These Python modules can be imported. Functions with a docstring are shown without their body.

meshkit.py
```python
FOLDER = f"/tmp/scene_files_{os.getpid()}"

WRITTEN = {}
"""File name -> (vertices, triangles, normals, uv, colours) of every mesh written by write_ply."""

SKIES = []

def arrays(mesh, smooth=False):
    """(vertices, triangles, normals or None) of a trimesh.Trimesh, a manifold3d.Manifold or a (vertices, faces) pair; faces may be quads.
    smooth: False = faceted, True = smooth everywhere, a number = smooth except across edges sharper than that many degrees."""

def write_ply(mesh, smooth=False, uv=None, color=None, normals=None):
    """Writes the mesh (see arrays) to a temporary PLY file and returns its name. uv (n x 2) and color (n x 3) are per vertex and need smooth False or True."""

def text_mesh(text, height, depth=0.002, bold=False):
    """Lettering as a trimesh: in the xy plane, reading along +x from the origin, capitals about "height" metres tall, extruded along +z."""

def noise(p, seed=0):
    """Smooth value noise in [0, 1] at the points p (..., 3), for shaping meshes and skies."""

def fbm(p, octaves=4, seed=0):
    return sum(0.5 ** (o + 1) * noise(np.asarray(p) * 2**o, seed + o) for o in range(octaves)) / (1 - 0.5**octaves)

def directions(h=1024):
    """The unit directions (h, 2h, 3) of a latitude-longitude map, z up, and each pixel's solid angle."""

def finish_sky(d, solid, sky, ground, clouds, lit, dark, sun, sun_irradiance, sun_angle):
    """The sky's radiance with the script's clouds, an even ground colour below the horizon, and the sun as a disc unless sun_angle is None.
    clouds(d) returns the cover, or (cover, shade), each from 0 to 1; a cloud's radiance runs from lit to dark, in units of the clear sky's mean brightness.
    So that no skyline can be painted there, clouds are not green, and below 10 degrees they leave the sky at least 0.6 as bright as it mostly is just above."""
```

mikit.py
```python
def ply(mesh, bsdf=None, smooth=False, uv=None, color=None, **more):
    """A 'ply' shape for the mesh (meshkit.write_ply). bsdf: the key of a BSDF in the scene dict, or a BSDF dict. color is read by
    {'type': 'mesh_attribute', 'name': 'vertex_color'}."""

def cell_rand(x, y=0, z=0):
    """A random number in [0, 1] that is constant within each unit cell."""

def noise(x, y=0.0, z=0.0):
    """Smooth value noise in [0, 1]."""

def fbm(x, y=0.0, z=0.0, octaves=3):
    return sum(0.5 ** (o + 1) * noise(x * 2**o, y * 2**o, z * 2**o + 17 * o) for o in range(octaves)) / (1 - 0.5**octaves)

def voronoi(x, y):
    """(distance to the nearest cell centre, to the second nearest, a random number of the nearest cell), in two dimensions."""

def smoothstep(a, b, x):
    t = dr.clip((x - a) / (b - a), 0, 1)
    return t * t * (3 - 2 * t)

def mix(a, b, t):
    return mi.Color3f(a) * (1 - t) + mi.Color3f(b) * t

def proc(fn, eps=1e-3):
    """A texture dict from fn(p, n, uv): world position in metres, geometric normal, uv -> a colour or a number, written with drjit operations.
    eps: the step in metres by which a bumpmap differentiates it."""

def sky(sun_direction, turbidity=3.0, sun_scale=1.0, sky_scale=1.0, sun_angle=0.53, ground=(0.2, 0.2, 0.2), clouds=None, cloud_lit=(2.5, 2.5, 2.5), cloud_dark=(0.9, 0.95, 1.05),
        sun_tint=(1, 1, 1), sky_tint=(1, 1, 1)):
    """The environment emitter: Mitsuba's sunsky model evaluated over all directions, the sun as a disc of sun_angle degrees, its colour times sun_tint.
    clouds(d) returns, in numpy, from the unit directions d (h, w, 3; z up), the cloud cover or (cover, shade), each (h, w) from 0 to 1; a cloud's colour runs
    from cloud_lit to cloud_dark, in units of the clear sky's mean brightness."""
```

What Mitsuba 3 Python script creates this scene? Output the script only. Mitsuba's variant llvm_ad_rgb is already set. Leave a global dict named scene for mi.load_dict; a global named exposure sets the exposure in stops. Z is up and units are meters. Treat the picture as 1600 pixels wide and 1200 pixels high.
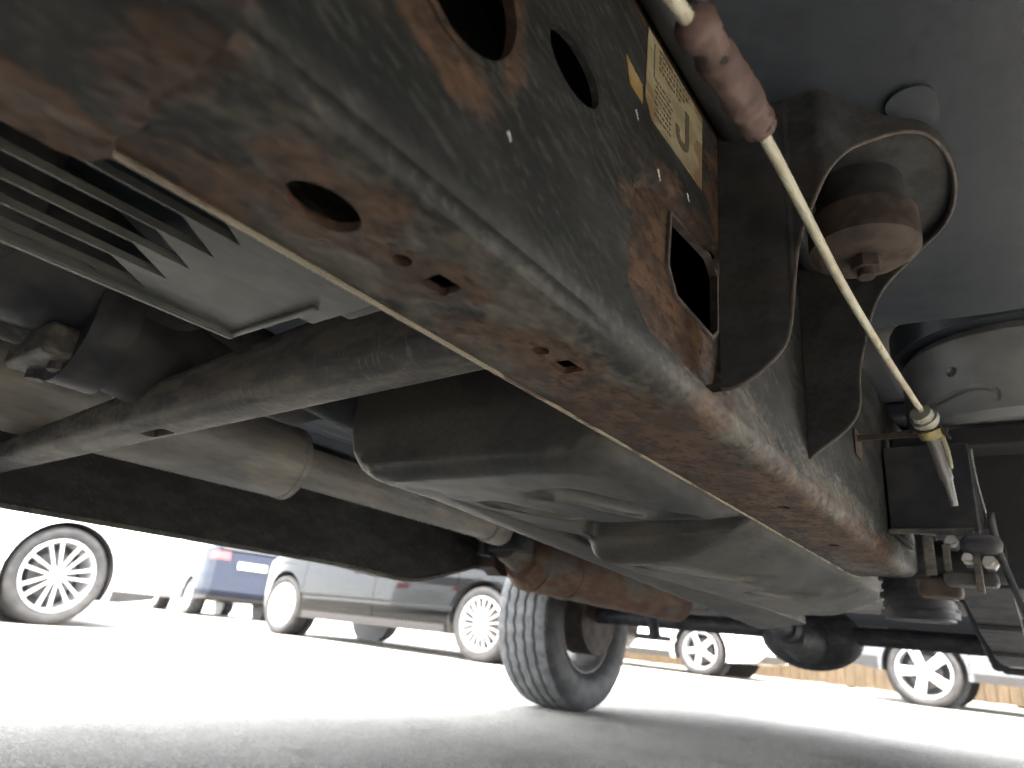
import math, random
import numpy as np, trimesh, drjit as dr, mitsuba as mi
import manifold3d as m3
from manifold3d import Manifold as MF, CrossSection as CS
import mikit, meshkit
from mikit import fbm, noise, smoothstep, mix, proc

scene, labels = {}, {}
T = mi.ScalarTransform4f
PI = math.pi
rng = random.Random(7)

# ---------------------------------------------------------------- camera, sky, exposure
# x: outboard (to the right), y: towards the rear of the truck, z: up; the phone is held low beside the frame rail
FOCAL, ROLL, PITCH, YAW = 1040.0, math.radians(5.94), math.radians(20.343), math.radians(38.543)
EYE = np.array([0, 0, 0.31])
FWD = np.array([-math.sin(YAW)*math.cos(PITCH), math.cos(YAW)*math.cos(PITCH), math.sin(PITCH)])
_r0 = np.array([math.cos(YAW), math.sin(YAW), 0]); _u0 = np.cross(_r0, FWD)
UP = -math.sin(ROLL)*_r0 + math.cos(ROLL)*_u0
scene['camera'] = {'type': 'thinlens', 'fov': math.degrees(2*math.atan(800/FOCAL)), 'fov_axis': 'x', 'near_clip': 0.01, 'far_clip': 2000.0,
                   'aperture_radius': 0.0014, 'focus_distance': 0.5,
                   'to_world': T().look_at(origin=EYE.tolist(), target=(EYE+FWD).tolist(), up=UP.tolist())}
SUN_EL = math.radians(56)
SUN = [0.60*math.cos(SUN_EL), -0.80*math.cos(SUN_EL), math.sin(SUN_EL)]
scene['sky'] = mikit.sky(SUN, turbidity=3.5, sun_scale=0.35, sun_angle=14.0, clouds=lambda d: 0.75, cloud_lit=(2.3, 2.27, 2.18), sky_tint=(1.04, 1.0, .94))
exposure = 5.9

# ---------------------------------------------------------------- helpers
def lab(key, label=None, cat=None, group=None, kind=None):
    d = {}
    if label: d['label'] = label
    if cat: d['category'] = cat
    if group: d['group'] = group
    if kind: d['kind'] = kind
    labels[key] = d

def key_for(parent, name):
    k = f'{parent}__{name}' if parent else name
    if k not in scene and k not in labels: return k
    i = 1
    while f'{k}_{i:03d}' in scene or f'{k}_{i:03d}' in labels: i += 1
    return f'{k}_{i:03d}'

def add(parent, name, mesh, bsdf, smooth=35, label=None):
    k = key_for(parent, name)
    scene[k] = mikit.ply(mesh, bsdf, smooth=smooth)
    if label: lab(k, label)
    return k

def root(name, label, cat, group=None):
    k = key_for('', name); lab(k, label, cat, group); return k

def cs(pts):
    p = np.asarray(pts, float)
    a = 0.5*np.sum(p[:, 0]*np.roll(p[:, 1], -1) - np.roll(p[:, 0], -1)*p[:, 1])
    if a < 0: p = p[::-1]
    return CS([p])

def csl(l): return cs(l[0])

def tfm(m, rows): return m.transform(np.array(rows, float))
def prof_y(pts, y0, y1, n=0):            # (x, z) outline extruded along y
    c = pts if isinstance(pts, CS) else cs(pts)
    return c.extrude(y1-y0, n).rotate((90, 0, 0)).translate((0, y1, 0))
def prof_x(pts, x0, x1, n=0):            # (y, z) outline extruded along x
    c = pts if isinstance(pts, CS) else cs(pts)
    return tfm(c.extrude(x1-x0, n), [[0, 0, 1, x0], [1, 0, 0, 0], [0, 1, 0, 0]])
def prof_z(pts, z0, z1, n=0):
    c = pts if isinstance(pts, CS) else cs(pts)
    return c.extrude(z1-z0, n).translate((0, 0, z0))
def rrect(x0, z0, x1, z1, r, seg=16):
    c = csl([[(x0+r, z0+r), (x1-r, z0+r), (x1-r, z1-r), (x0+r, z1-r)]])
    return c.offset(r, m3.JoinType.Round, 2.0, seg)
def box(x0, x1, y0, y1, z0, z1): return MF.cube((x1-x0, y1-y0, z1-z0)).translate((x0, y0, z0))
def rbox(x0, x1, y0, y1, z0, z1, r, seg=24):
    s = MF.sphere(r, seg)
    return MF.batch_hull([s.translate((x, y, z)) for x in (x0+r, x1-r) for y in (y0+r, y1-r) for z in (z0+r, z1-r)])
def ball(p, r, seg=24): return MF.sphere(r, seg).translate(tuple(p))
def cap(p, q, r0, r1=None, seg=24): return MF.batch_hull([ball(p, r0, seg), ball(q, r1 or r0, seg)])
def cyl(p, q, r0, r1=None, seg=40):
    p, q = np.array(p, float), np.array(q, float); L = np.linalg.norm(q-p); d = (q-p)/L
    a = np.cross(d, [0, 0, 1] if abs(d[2]) < .9 else [1, 0, 0]); a /= np.linalg.norm(a); b = np.cross(d, a)
    return tfm(MF.cylinder(L, r0, r0 if r1 is None else r1, seg), np.stack([a, b, d, p], 1))
def union(ms): return MF.batch_boolean(ms, m3.OpType.Add)
def tube(pts, radii, sides=14):
    p = np.asarray(pts, float); t = np.gradient(p, axis=0); t /= np.linalg.norm(t, axis=1, keepdims=True)
    a = np.cross(t[0], [0, 0, 1.0] if abs(t[0][2]) < .9 else [1.0, 0, 0]); A = []
    for k in range(len(p)):
        a = a - t[k]*(a@t[k]); a /= np.linalg.norm(a); A.append(a)
    A = np.array(A); B = np.cross(t, A); g = np.arange(sides)*2*PI/sides
    r = np.broadcast_to(radii, (len(p),))[:, None, None]
    v = p[:, None] + r*(np.cos(g)[None, :, None]*A[:, None] + np.sin(g)[None, :, None]*B[:, None])
    n = len(p); i, j = np.meshgrid(np.arange(n-1), np.arange(sides), indexing='ij'); j2 = (j+1) % sides
    q = np.stack([i*sides+j, i*sides+j2, (i+1)*sides+j2, (i+1)*sides+j], -1).reshape(-1, 4)
    f = np.vstack([q[:, [0, 1, 2]], q[:, [0, 2, 3]]])
    V = np.vstack([v.reshape(-1, 3), p[:1], p[-1:]])
    k = np.arange(sides); k2 = (k+1) % sides
    f = np.vstack([f, np.stack([k2, k, 0*k+n*sides], 1), np.stack([(n-1)*sides+k, (n-1)*sides+k2, 0*k+n*sides+1], 1)])
    return trimesh.Trimesh(V, f, process=False)
def spline(pts, n):
    from scipy.interpolate import CubicSpline
    p = np.asarray(pts, float); s = np.r_[0, np.cumsum(np.linalg.norm(np.diff(p, axis=0), axis=1))]
    return CubicSpline(s, p)(np.linspace(0, s[-1], n))
def tm(m):
    if isinstance(m, trimesh.Trimesh): return m
    q = m.to_mesh(); return trimesh.Trimesh(np.array(q.vert_properties[:, :3]), np.array(q.tri_verts), process=False)
def revolve(prof, seg=64):              # (r, axial) closed outline round the z axis
    p = np.asarray(prof, float); n = len(p); g = np.arange(seg)*2*PI/seg
    v = np.stack([p[None, :, 0]*np.cos(g)[:, None], p[None, :, 0]*np.sin(g)[:, None], np.broadcast_to(p[None, :, 1], (seg, n))], -1)
    i, j = np.meshgrid(np.arange(seg), np.arange(n), indexing='ij'); i2, j2 = (i+1) % seg, (j+1) % n
    q = np.stack([i*n+j, i2*n+j, i2*n+j2, i*n+j2], -1).reshape(-1, 4)
    m = trimesh.Trimesh(v.reshape(-1, 3), np.vstack([q[:, [0, 1, 2]], q[:, [0, 2, 3]]]), process=False)
    if m.volume < 0: m.invert()
    return m

# ---------------------------------------------------------------- materials
def bsdf(name, color, rough=0.6, metallic=0.0, spec=0.4, bump=None, bscale=0.001, eps=1e-3, **more):
    d = {'type': 'principled', 'base_color': color if isinstance(color, dict) else {'type': 'rgb', 'value': list(color)},
         'roughness': rough, 'metallic': metallic, 'specular': spec, **more}
    if bump is not None:
        d = {'type': 'bumpmap', 'texture': proc(bump, eps), 'scale': bscale, 'bsdf': d}
    scene[name] = {'type': 'twosided', 'bsdf': d}
    return name

# patches of rust on the chassis, as blobs of world space: (x, y, z, rx, ry, rz, strength)
RUST = [(-.18, .112, .442, .029, .036, .03, 1.4), (-.183, .152, .442, .018, .020, .03, 1.25), (-.181, .174, .442, .025, .026, .03, 1.35), (-.192, .135, .442, .014, .03, .02, .8),
        (-.198, .205, .442, .014, .035, .02, .75), (-.186, .258, .442, .028, .045, .025, 1.3), (-.188, .40, .442, .045, .14, .03, 1.35),
        (-.18, .60, .442, .055, .22, .03, 1.35), (-.165, .85, .442, .05, .24, .03, 1.1),
        (-.212, .040, .445, .022, .040, .05, 1.1), (-.165, .045, .445, .035, .016, .06, 1.15), (-.225, .07, .45, .016, .035, .03, .95), (-.20, .080, .442, .016, .03, .02, .85),
        (-.14, .020, .47, .03, .03, .02, .8), (-.14, .125, .497, .03, .032, .016, 1.0), (-.14, .155, .535, .03, .012, .04, .9), (-.14, .10, .53, .03, .025, .05, .9),
        (-.145, .335, .515, .03, .095, .068, 1.35), (-.14, .40, .60, .03, .040, .10, 1.1), (-.14, .385, .455, .03, .05, .02, .9), (-.14, .33, .67, .02, .12, .02, .55)]
GRIME = [(-.205, .13, .442, .02, .06, .03, 1.0), (-.165, .10, .442, .022, .06, .02, .95), (-.165, .20, .442, .022, .09, .02, 1.0), (-.21, .24, .442, .02, .09, .03, 1.0), (-.165, .34, .442, .02, .10, .02, .9),
         (-.215, .50, .442, .02, .25, .02, .8), (-.145, .42, .455, .03, .12, .03, .8), (-.142, .70, .46, .03, .25, .03, .7), (-.165, 1.02, .445, .06, .14, .05, 1.2)]
def patches(p, blobs, w):
    m = mi.Float(-1.0)
    for (x, y, z, a, b, c, s) in blobs:
        d = dr.sqrt(dr.square((p.x-x)/a) + dr.square((p.y-y)/b) + dr.square((p.z-z)/c))
        m = dr.maximum(m, s*(1.0-d))
    return m + w
def rust_mask(p):
    w = fbm(p.x*70, p.y*48, p.z*70, 4) - .5
    fine = fbm(p.x*220, p.y*120, p.z*220, 3) - .5
    return smoothstep(-.02, .50, patches(p, RUST, w*1.35 + fine*.5))
def grime_mask(p):
    w = fbm(p.x*60+11, p.y*40, p.z*60, 4) - .5
    fine = fbm(p.x*260, p.y*160+5, p.z*260, 3) - .5
    return smoothstep(.0, .5, patches(p, GRIME, w*1.0 + fine*.7))
def rust_color(p):
    a = fbm(p.x*60+9, p.y*45, p.z*60, 4); b = fbm(p.x*240, p.y*160+4, p.z*240, 3)
    c = mix((.044, .029, .022), (.088, .053, .033), smoothstep(.35, .68, a))
    c = mix(c, (.090, .060, .032), smoothstep(.60, .76, fbm(p.x*85+31, p.y*60, p.z*85, 3))*.5)
    return mix(c, (.024, .017, .015), smoothstep(.50, .75, b)*.7)
def frame_color(p, n, uv):
    a = fbm(p.x*40, p.y*22+3, p.z*40, 4); b = fbm(p.x*150, p.y*55, p.z*150+p.y*60, 3); g = fbm(p.x*420, p.y*260, p.z*420, 2)
    c = mix((.0125, .0142, .0146), (.0245, .0258, .0260), smoothstep(.38, .68, a))
    c = mix(c, (.042, .045, .044), smoothstep(.58, .82, b)*.6)
    c = mix(c, (.044, .049, .046), smoothstep(.52, .74, fbm(p.x*330, p.y*170, p.z*330+p.y*150, 2))*smoothstep(.40, .6, fbm(p.x*24+7, p.y*14, p.z*24, 3))*.55)
    c = mix(c, mix((.066, .062, .053), (.104, .097, .082), smoothstep(.3, .7, b)), grime_mask(p)*.85)
    c = c*(.75+.5*g)
    return mix(c, rust_color(p)*(.7+.6*g), rust_mask(p))
def frame_bump(p, n, uv): return fbm(p.x*180, p.y*130, p.z*180, 4)*(.35+.9*rust_mask(p)) + .25*fbm(p.x*600, p.y*500, p.z*600, 2)
bsdf('chassis_paint', proc(frame_color), .62, spec=.3, bump=frame_bump, bscale=.0011, eps=6e-4)

def bracket_color(p, n, uv):
    a = fbm(p.x*45, p.y*45, p.z*45, 4); g = fbm(p.x*300, p.y*300, p.z*300, 3)
    r = smoothstep(.52, .66, fbm(p.x*30+5, p.y*30, p.z*30, 4))
    c = mix((.022, .025, .027), (.034, .037, .039), smoothstep(.35, .65, a))
    return mix(c, (.036, .030, .028), r*.5)*(.75+.5*g)
bsdf('bracket_paint', proc(bracket_color), .65, bump=lambda p, n, uv: fbm(p.x*200, p.y*200, p.z*200, 3), bscale=.0006, eps=6e-4)
def lip_color(p, n, uv):
    a = fbm(p.x*120, p.y*120, p.z*120, 3)
    return mix((.052, .042, .039), (.085, .072, .066), smoothstep(.3, .7, a))
bsdf('rusty_lip', proc(lip_color), .7)
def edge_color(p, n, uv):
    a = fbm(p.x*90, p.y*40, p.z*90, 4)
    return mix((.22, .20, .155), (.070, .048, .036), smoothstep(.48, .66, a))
bsdf('edge_highlight', proc(edge_color), .55)  # pale tone paints in the light caught along the flange edge
def dusty_color(p, n, uv):
    a = fbm(p.x*25, p.y*60, p.z*60, 4); g = fbm(p.x*160, p.y*260, p.z*260, 3); s = fbm(p.x*420, p.y*90, p.z*90, 2)
    c = mix((.056, .058, .060), (.112, .105, .092), smoothstep(.33, .66, a))
    c = mix(c, (.14, .13, .115), smoothstep(.60, .78, s)*.5)
    return c*(.75+.5*g)
bsdf('dusty_steel', proc(dusty_color), .6, bump=lambda p, n, uv: fbm(p.x*200, p.y*260, p.z*260, 3), bscale=.0006, eps=6e-4)
def tank_color(p, n, uv):
    a = fbm(p.x*16, p.y*8, p.z*16, 4); g = fbm(p.x*240, p.y*70, p.z*240, 3)
    c = mix((.027, .031, .033), (.052, .051, .046), smoothstep(.32, .66, a))
    return c*(.8+.4*g)
bsdf('tank_plastic', proc(tank_color), .5, spec=.5, bump=lambda p, n, uv: fbm(p.x*120, p.y*60, p.z*120, 3), bscale=.0006, eps=1e-3)
def plate_color(p, n, uv):
    g = fbm(p.x*300, p.y*90, p.z*100, 3); a = fbm(p.x*30, p.y*30, 0, 3)
    return mix((.040, .045, .043), (.060, .065, .061), smoothstep(.3, .7, a))*(.75+.5*g)
bsdf('plate_coating', proc(plate_color), .45, spec=.5)
def shaft_color(p, n, uv):
    a = fbm(p.x*20, p.y*9, p.z*20, 4); g = fbm(p.x*200, p.y*60, p.z*200, 3)
    return mix((.24, .242, .24), (.33, .315, .285), smoothstep(.35, .65, a))*(.8+.4*g)
bsdf('shaft_steel', proc(shaft_color), .5, metallic=.25)
def rshaft_color(p, n, uv):
    a = fbm(p.x*26, p.y*12, p.z*26, 4); g = fbm(p.x*160, p.y*90, p.z*160, 3)
    c = mix((.100, .054, .040), (.13, .092, .062), smoothstep(.35, .68, a))
    c = mix(c, (.10, .094, .085), smoothstep(.55, .66, fbm(p.x*14+2, p.y*7, p.z*14, 3)))
    return c*(.7+.6*g)
bsdf('rusted_shaft', proc(rshaft_color), .7)
def pan_color(p, n, uv):
    a = fbm(p.x*9, p.y*7, p.z*9, 4); g = fbm(p.x*90, p.y*90, p.z*90, 3)
    return mix((.028, .035, .046), (.038, .046, .058), smoothstep(.3, .7, a))*(.85+.3*g)
bsdf('floor_paint', proc(pan_color), .55, bump=lambda p, n, uv: fbm(p.x*160, p.y*160, p.z*160, 3), bscale=.0005)
def bed_color(p, n, uv):
    a = fbm(p.x*18, p.y*18, p.z*18, 4)
    return mix((.19, .205, .215), (.25, .262, .265), smoothstep(.3, .7, a))
bsdf('bed_paint', proc(bed_color), .55)
bsdf('black_part', (.018, .020, .024), .55)
bsdf('dark_steel', proc(lambda p, n, uv: mix((.018, .021, .028), (.036, .037, .041), smoothstep(.35, .65, fbm(p.x*35, p.y*35, p.z*35, 4)))), .6)
bsdf('gear_housing', proc(lambda p, n, uv: mix((.030, .033, .041), (.062, .063, .064), smoothstep(.35, .68, fbm(p.x*30, p.y*30, p.z*30, 4)))), .55)
def cable_color(p, n, uv):
    a = fbm(p.x*30, p.y*30, p.z*30, 3); g = fbm(p.x*400, p.y*200, p.z*400, 2)
    return mix(mix((.44, .44, .345), (.36, .33, .25), smoothstep(.45, .7, a)), (.22, .14, .09), smoothstep(.68, .8, g)*.5)
bsdf('cable_jacket', proc(cable_color), .5)
def sleeve_color(p, n, uv):
    a = fbm(p.x*90, p.y*70, p.z*90, 4); s = fbm(p.x*140+3, p.y*140, p.z*140, 2)
    return mix(mix((.085, .056, .051), (.125, .085, .077), smoothstep(.35, .65, a)), (.025, .016, .015), smoothstep(.68, .78, s))
bsdf('rusty_sleeve', proc(sleeve_color), .75, bump=lambda p, n, uv: fbm(p.x*200, p.y*160, p.z*200, 3), bscale=.0012, eps=6e-4)
def paper_color(p, n, uv):
    a = fbm(p.x*60, p.y*60, p.z*70, 4); e = fbm(p.y*40+8, p.z*90, 0, 3)
    c = mix((.185, .160, .098), (.255, .228, .150), smoothstep(.3, .7, a))
    return mix(c, (.14, .085, .038), smoothstep(.55, .72, e + .9*smoothstep(.335, .357, p.y)*.35)*.75)
bsdf('aged_paper', proc(paper_color), .7)
bsdf('orange_paper', proc(lambda p, n, uv: mix((.235, .150, .052), (.28, .21, .10), smoothstep(.3, .7, fbm(0, p.y*90, p.z*90, 3)))), .7)
bsdf('faded_ink', (.085, .070, .045), .7)
bsdf('bright_chip', (.6, .62, .62), .5)
bsdf('brass_yellow', (.34, .30, .14), .5)
bsdf('pale_nylon', (.32, .33, .28), .45)
bsdf('worn_steel', (.50, .50, .50), .38, metallic=.8)
bsdf('rusty_bush', proc(lambda p, n, uv: mix((.034, .026, .023), (.064, .049, .041), smoothstep(.3, .7, fbm(p.x*60, p.y*60, p.z*60, 4)))), .75)
bsdf('rubber', proc(lambda p, n, uv: mix((.018, .019, .022), (.030, .031, .032), smoothstep(.3, .7, fbm(p.x*50, p.y*50, p.z*50, 3)))), .7)
bsdf('tyre_rubber', proc(lambda p, n, uv: mix((.030, .032, .036), (.055, .056, .060), smoothstep(.3, .7, fbm(p.x*18, p.y*18, p.z*18, 3)))), .62)
bsdf('tread_rubber', proc(lambda p, n, uv: mix((.065, .068, .072), (.105, .106, .108), smoothstep(.3, .7, fbm(p.x*30, p.y*30, p.z*30, 3)))), .7)
bsdf('road_tyre', proc(lambda p, n, uv: mix((.016, .017, .018), (.028, .028, .030), smoothstep(.3, .7, fbm(p.x*18, p.y*18, p.z*18, 3)))), .65)
bsdf('rim_silver', (.62, .63, .65), .32, metallic=.75)
bsdf('rim_dusty', (.13, .13, .13), .5, metallic=.3)
bsdf('brake_dark', (.05, .048, .048), .6, metallic=.3)
bsdf('drum_rust', proc(lambda p, n, uv: mix((.028, .024, .023), (.058, .044, .038), smoothstep(.3, .7, fbm(p.x*20, p.y*20, p.z*20, 3)))), .7)
def paint(name, c, **k): bsdf(name, c, .25, spec=.4, clearcoat=.6, clearcoat_gloss=.95, **k)
paint('paint_white', (.80, .81, .80)); bsdf('paint_navy', (.003, .006, .017), .10, spec=.25, clearcoat=.2, clearcoat_gloss=.95); bsdf('paint_black', (.003, .0034, .004), .05, spec=.28, clearcoat=.2, clearcoat_gloss=.98)
paint('paint_silver', (.10, .112, .128)); paint('paint_grey', (.05, .052, .055)); paint('paint_truck', (.34, .35, .36))
bsdf('trim_black', (.03, .03, .032), .5)
bsdf('glass_dark', (.02, .023, .026), .06, spec=.7)
bsdf('lens_red', (.55, .03, .03), .15, spec=.6)
bsdf('lens_clear', (.70, .72, .74), .12, spec=.6)
bsdf('plate_white', (.78, .78, .76), .4)
bsdf('chrome', (.75, .76, .77), .15, metallic=1.0)

def asphalt_color(p, n, uv):
    a = fbm(p.x*.9, p.y*.9, 0, 4); b = fbm(p.x*7, p.y*7, 2.0, 3)
    d1, d2, r = mikit.voronoi(p.x*160, p.y*160)
    c = mix((.255, .245, .228), (.335, .325, .302), smoothstep(.3, .7, a))
    c = mix(c, (.15, .142, .132), smoothstep(.55, .8, b)*.45)
    c = c*(.50 + 1.0*r)
    return mix(c, (.07, .068, .064), smoothstep(.34, .60, d1)*.8)
bsdf('asphalt', proc(asphalt_color), .85, spec=.25, bump=lambda p, n, uv: 1-mikit.voronoi(p.x*160, p.y*160)[0], bscale=.0022, eps=8e-4)
def wood_color(p, n, uv):
    k = mikit.cell_rand(dr.floor((p.x+50)/.142)); g = fbm(p.x*60, 0, p.z*4+k*30, 4)
    return mix((.050, .036, .021), (.074, .055, .034), smoothstep(.3, .7, g))*(.92+.16*k)
bsdf('fence_wood', proc(wood_color), .75)

# ---------------------------------------------------------------- ground
g = np.array([[-400, -400, 0], [400, -400, 0], [400, 600, 0], [-400, 600, 0]], float)
scene['asphalt_ground'] = mikit.ply((g, [[0, 1, 2], [0, 2, 3]]), 'asphalt')
lab('asphalt_ground', 'weathered light grey asphalt of the car park', kind='structure')

# ================================================================ the pickup truck
TR = root('pickup_truck', 'old pickup truck seen from below with rusty black frame rail, cable and fuel tank', 'pickup truck')
CX = -0.715                                  # its centre line

# ---- near frame rail: a closed box section with rounded edges, a lapped seam, holes and a stamped window
RX0, RX1, RZ0, RZ1 = -.22, -.14, .442, .69
def rail_outline(x0, x1, z0, z1, groove=True):
    pts = []
    def arc(cx, cz, r, a0, a1, n): pts.extend([(cx+r*math.cos(a), cz+r*math.sin(a)) for a in np.radians(np.linspace(a0, a1, n))])
    arc(x0+.004, z0+.004, .004, 180, 270, 7)
    r = .016
    arc(x1-r, z0+r, r, 270, 360, 13)
    arc(x1-.012, z1-.012, .012, 0, 90, 8); arc(x0+.012, z1-.012, .012, 90, 180, 8)
    return pts
outer_c = cs(rail_outline(RX0, RX1, RZ0, RZ1))
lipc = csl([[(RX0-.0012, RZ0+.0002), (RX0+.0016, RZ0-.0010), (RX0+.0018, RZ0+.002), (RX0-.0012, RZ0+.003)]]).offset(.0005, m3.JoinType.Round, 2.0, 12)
inner_c = cs(rail_outline(RX0, RX1, RZ0, RZ1)).offset(-.004, m3.JoinType.Round, 2.0, 16)
Y0, Y1 = -1.8, 4.05
outer = prof_y(outer_c, Y0, Y1, 160)
inner = prof_y(inner_c, Y0+.004, Y1-.004, 160)
# a pressed crease along the lower outside corner, where the two channels lap
crease = tm(tube([(RX1-.0020, y, RZ0+.0025) for y in np.linspace(-.2, .30, 40)], [.0052]*34 + [.0045, .0037, .0028, .002, .0012, .0006], 14))
crease = MF(m3.Mesh(crease.vertices.astype('f4'), crease.faces.astype('u4')))
# stamped recess with an opening, rusted, in the outside face
def plate_x(pts, x0, x1, r): return prof_x(csl([pts]).offset(-r, m3.JoinType.Round, 2., 24).offset(r, m3.JoinType.Round, 2., 24), x0, x1)
REC = [(.258, .478), (.283, .462), (.372, .458), (.400, .470), (.412, .500), (.412, .562), (.300, .570), (.262, .545)]
WIN = [(.322, .523), (.334, .508), (.392, .506), (.401, .514), (.401, .556), (.388, .565), (.325, .560)]
rec_top = plate_x(REC, RX1-.0008, RX1+.02, .010)
rec_in = csl([REC]).offset(-.005, m3.JoinType.Round, 2., 24)
rec = MF.batch_hull([rec_top, prof_x(rec_in, RX1-.009, RX1+.02)])
rec_out = MF.batch_hull([plate_x(REC, RX1-.006, RX1+.02, .010), prof_x(rec_in.offset(.003, m3.JoinType.Round, 2., 24), RX1-.0125, RX1+.02)])
win = plate_x(WIN, RX1-.03, RX1+.02, .008)
win_rim = plate_x(WIN, RX1-.0125, RX1-.0085, .008) - win
win_rim = prof_x(csl([WIN]).offset(.0022, m3.JoinType.Round, 2., 24), RX1-.0120, RX1-.0068) - prof_x(csl([WIN]).offset(-.0005, m3.JoinType.Round, 2., 24), RX1-.03, RX1+.02)
def ell(cy, cz, a, b, ang=0, n=40):
    t = np.arange(n)*2*PI/n; c, s = math.cos(ang), math.sin(ang)
    return [(cy+a*math.cos(q)*c-b*math.sin(q)*s, cz+a*math.cos(q)*s+b*math.sin(q)*c) for q in t]
side_holes = union([prof_x(ell(.199, .5622, .0225, .0148, -.12), RX1-.012, RX1+.02), prof_x(ell(.125, .538, .028, .030), RX1-.012, RX1+.02)])
top_rim = prof_x(csl([ell(.125, .538, .0315, .0335)]), RX1-.004, RX1+.0015) - prof_x(csl([ell(.125, .538, .028, .030)]), RX1-.03, RX1+.03)
bot = [ell(-.1805, .111, .0110, .0156, .12), ell(-.181, .150, .0042, .0044), [(-.187, .1655), (-.174, .1645), (-.1735, .179), (-.1865, .1800)],
       ell(-.180, .246, .0043, .0048), [(-.186, .261), (-.173, .261), (-.173, .277), (-.186, .277)], ell(-.175, .639, .006, .008), ell(-.18, .86, .006, .009)]
bottom_holes = union([prof_z(csl([b]).offset(-.0012, m3.JoinType.Round, 2., 16).offset(.0012, m3.JoinType.Round, 2., 16), RZ0-.03, RZ0+.012) for b in bot])
rail = (outer - (inner - rec_out)) - rec - win - side_holes - bottom_holes - crease
rail = rail + top_rim
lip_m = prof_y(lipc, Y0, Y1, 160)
KICK = lambda y: .29*np.clip((y-1.12)/1.15, 0, 1)**2*(3-2*np.clip((y-1.12)/1.15, 0, 1)) - .10*np.clip((y-3.3)/.8, 0, 1)**2
def kick(v):
    v = np.array(v); v[:, 2] += KICK(v[:, 1]); return v
rail = rail.warp_batch(kick)
def dent(m, seed, amp, scale):            # shallow unevenness of old pressed steel
    t = tm(m); v = np.array(t.vertices)
    d = np.stack([meshkit.fbm(v*scale+k*19, 3, seed+k)-.5 for k in range(3)], 1)
    return trimesh.Trimesh(v+d*amp, t.faces, process=False)
FR = add(TR, 'frame_rail', tm(rail), 'chassis_paint', 28, 'near black frame rail with orange rust round its holes')

add(FR, 'window_edge', win_rim, 'rusty_lip', 30)
add(FR, 'flange_highlight', lip_m.warp_batch(kick), 'edge_highlight', 30, 'lower edge of the rail flange with its highlight painted pale')  # separate strip whose pale colour stands in for the edge highlight
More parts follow.
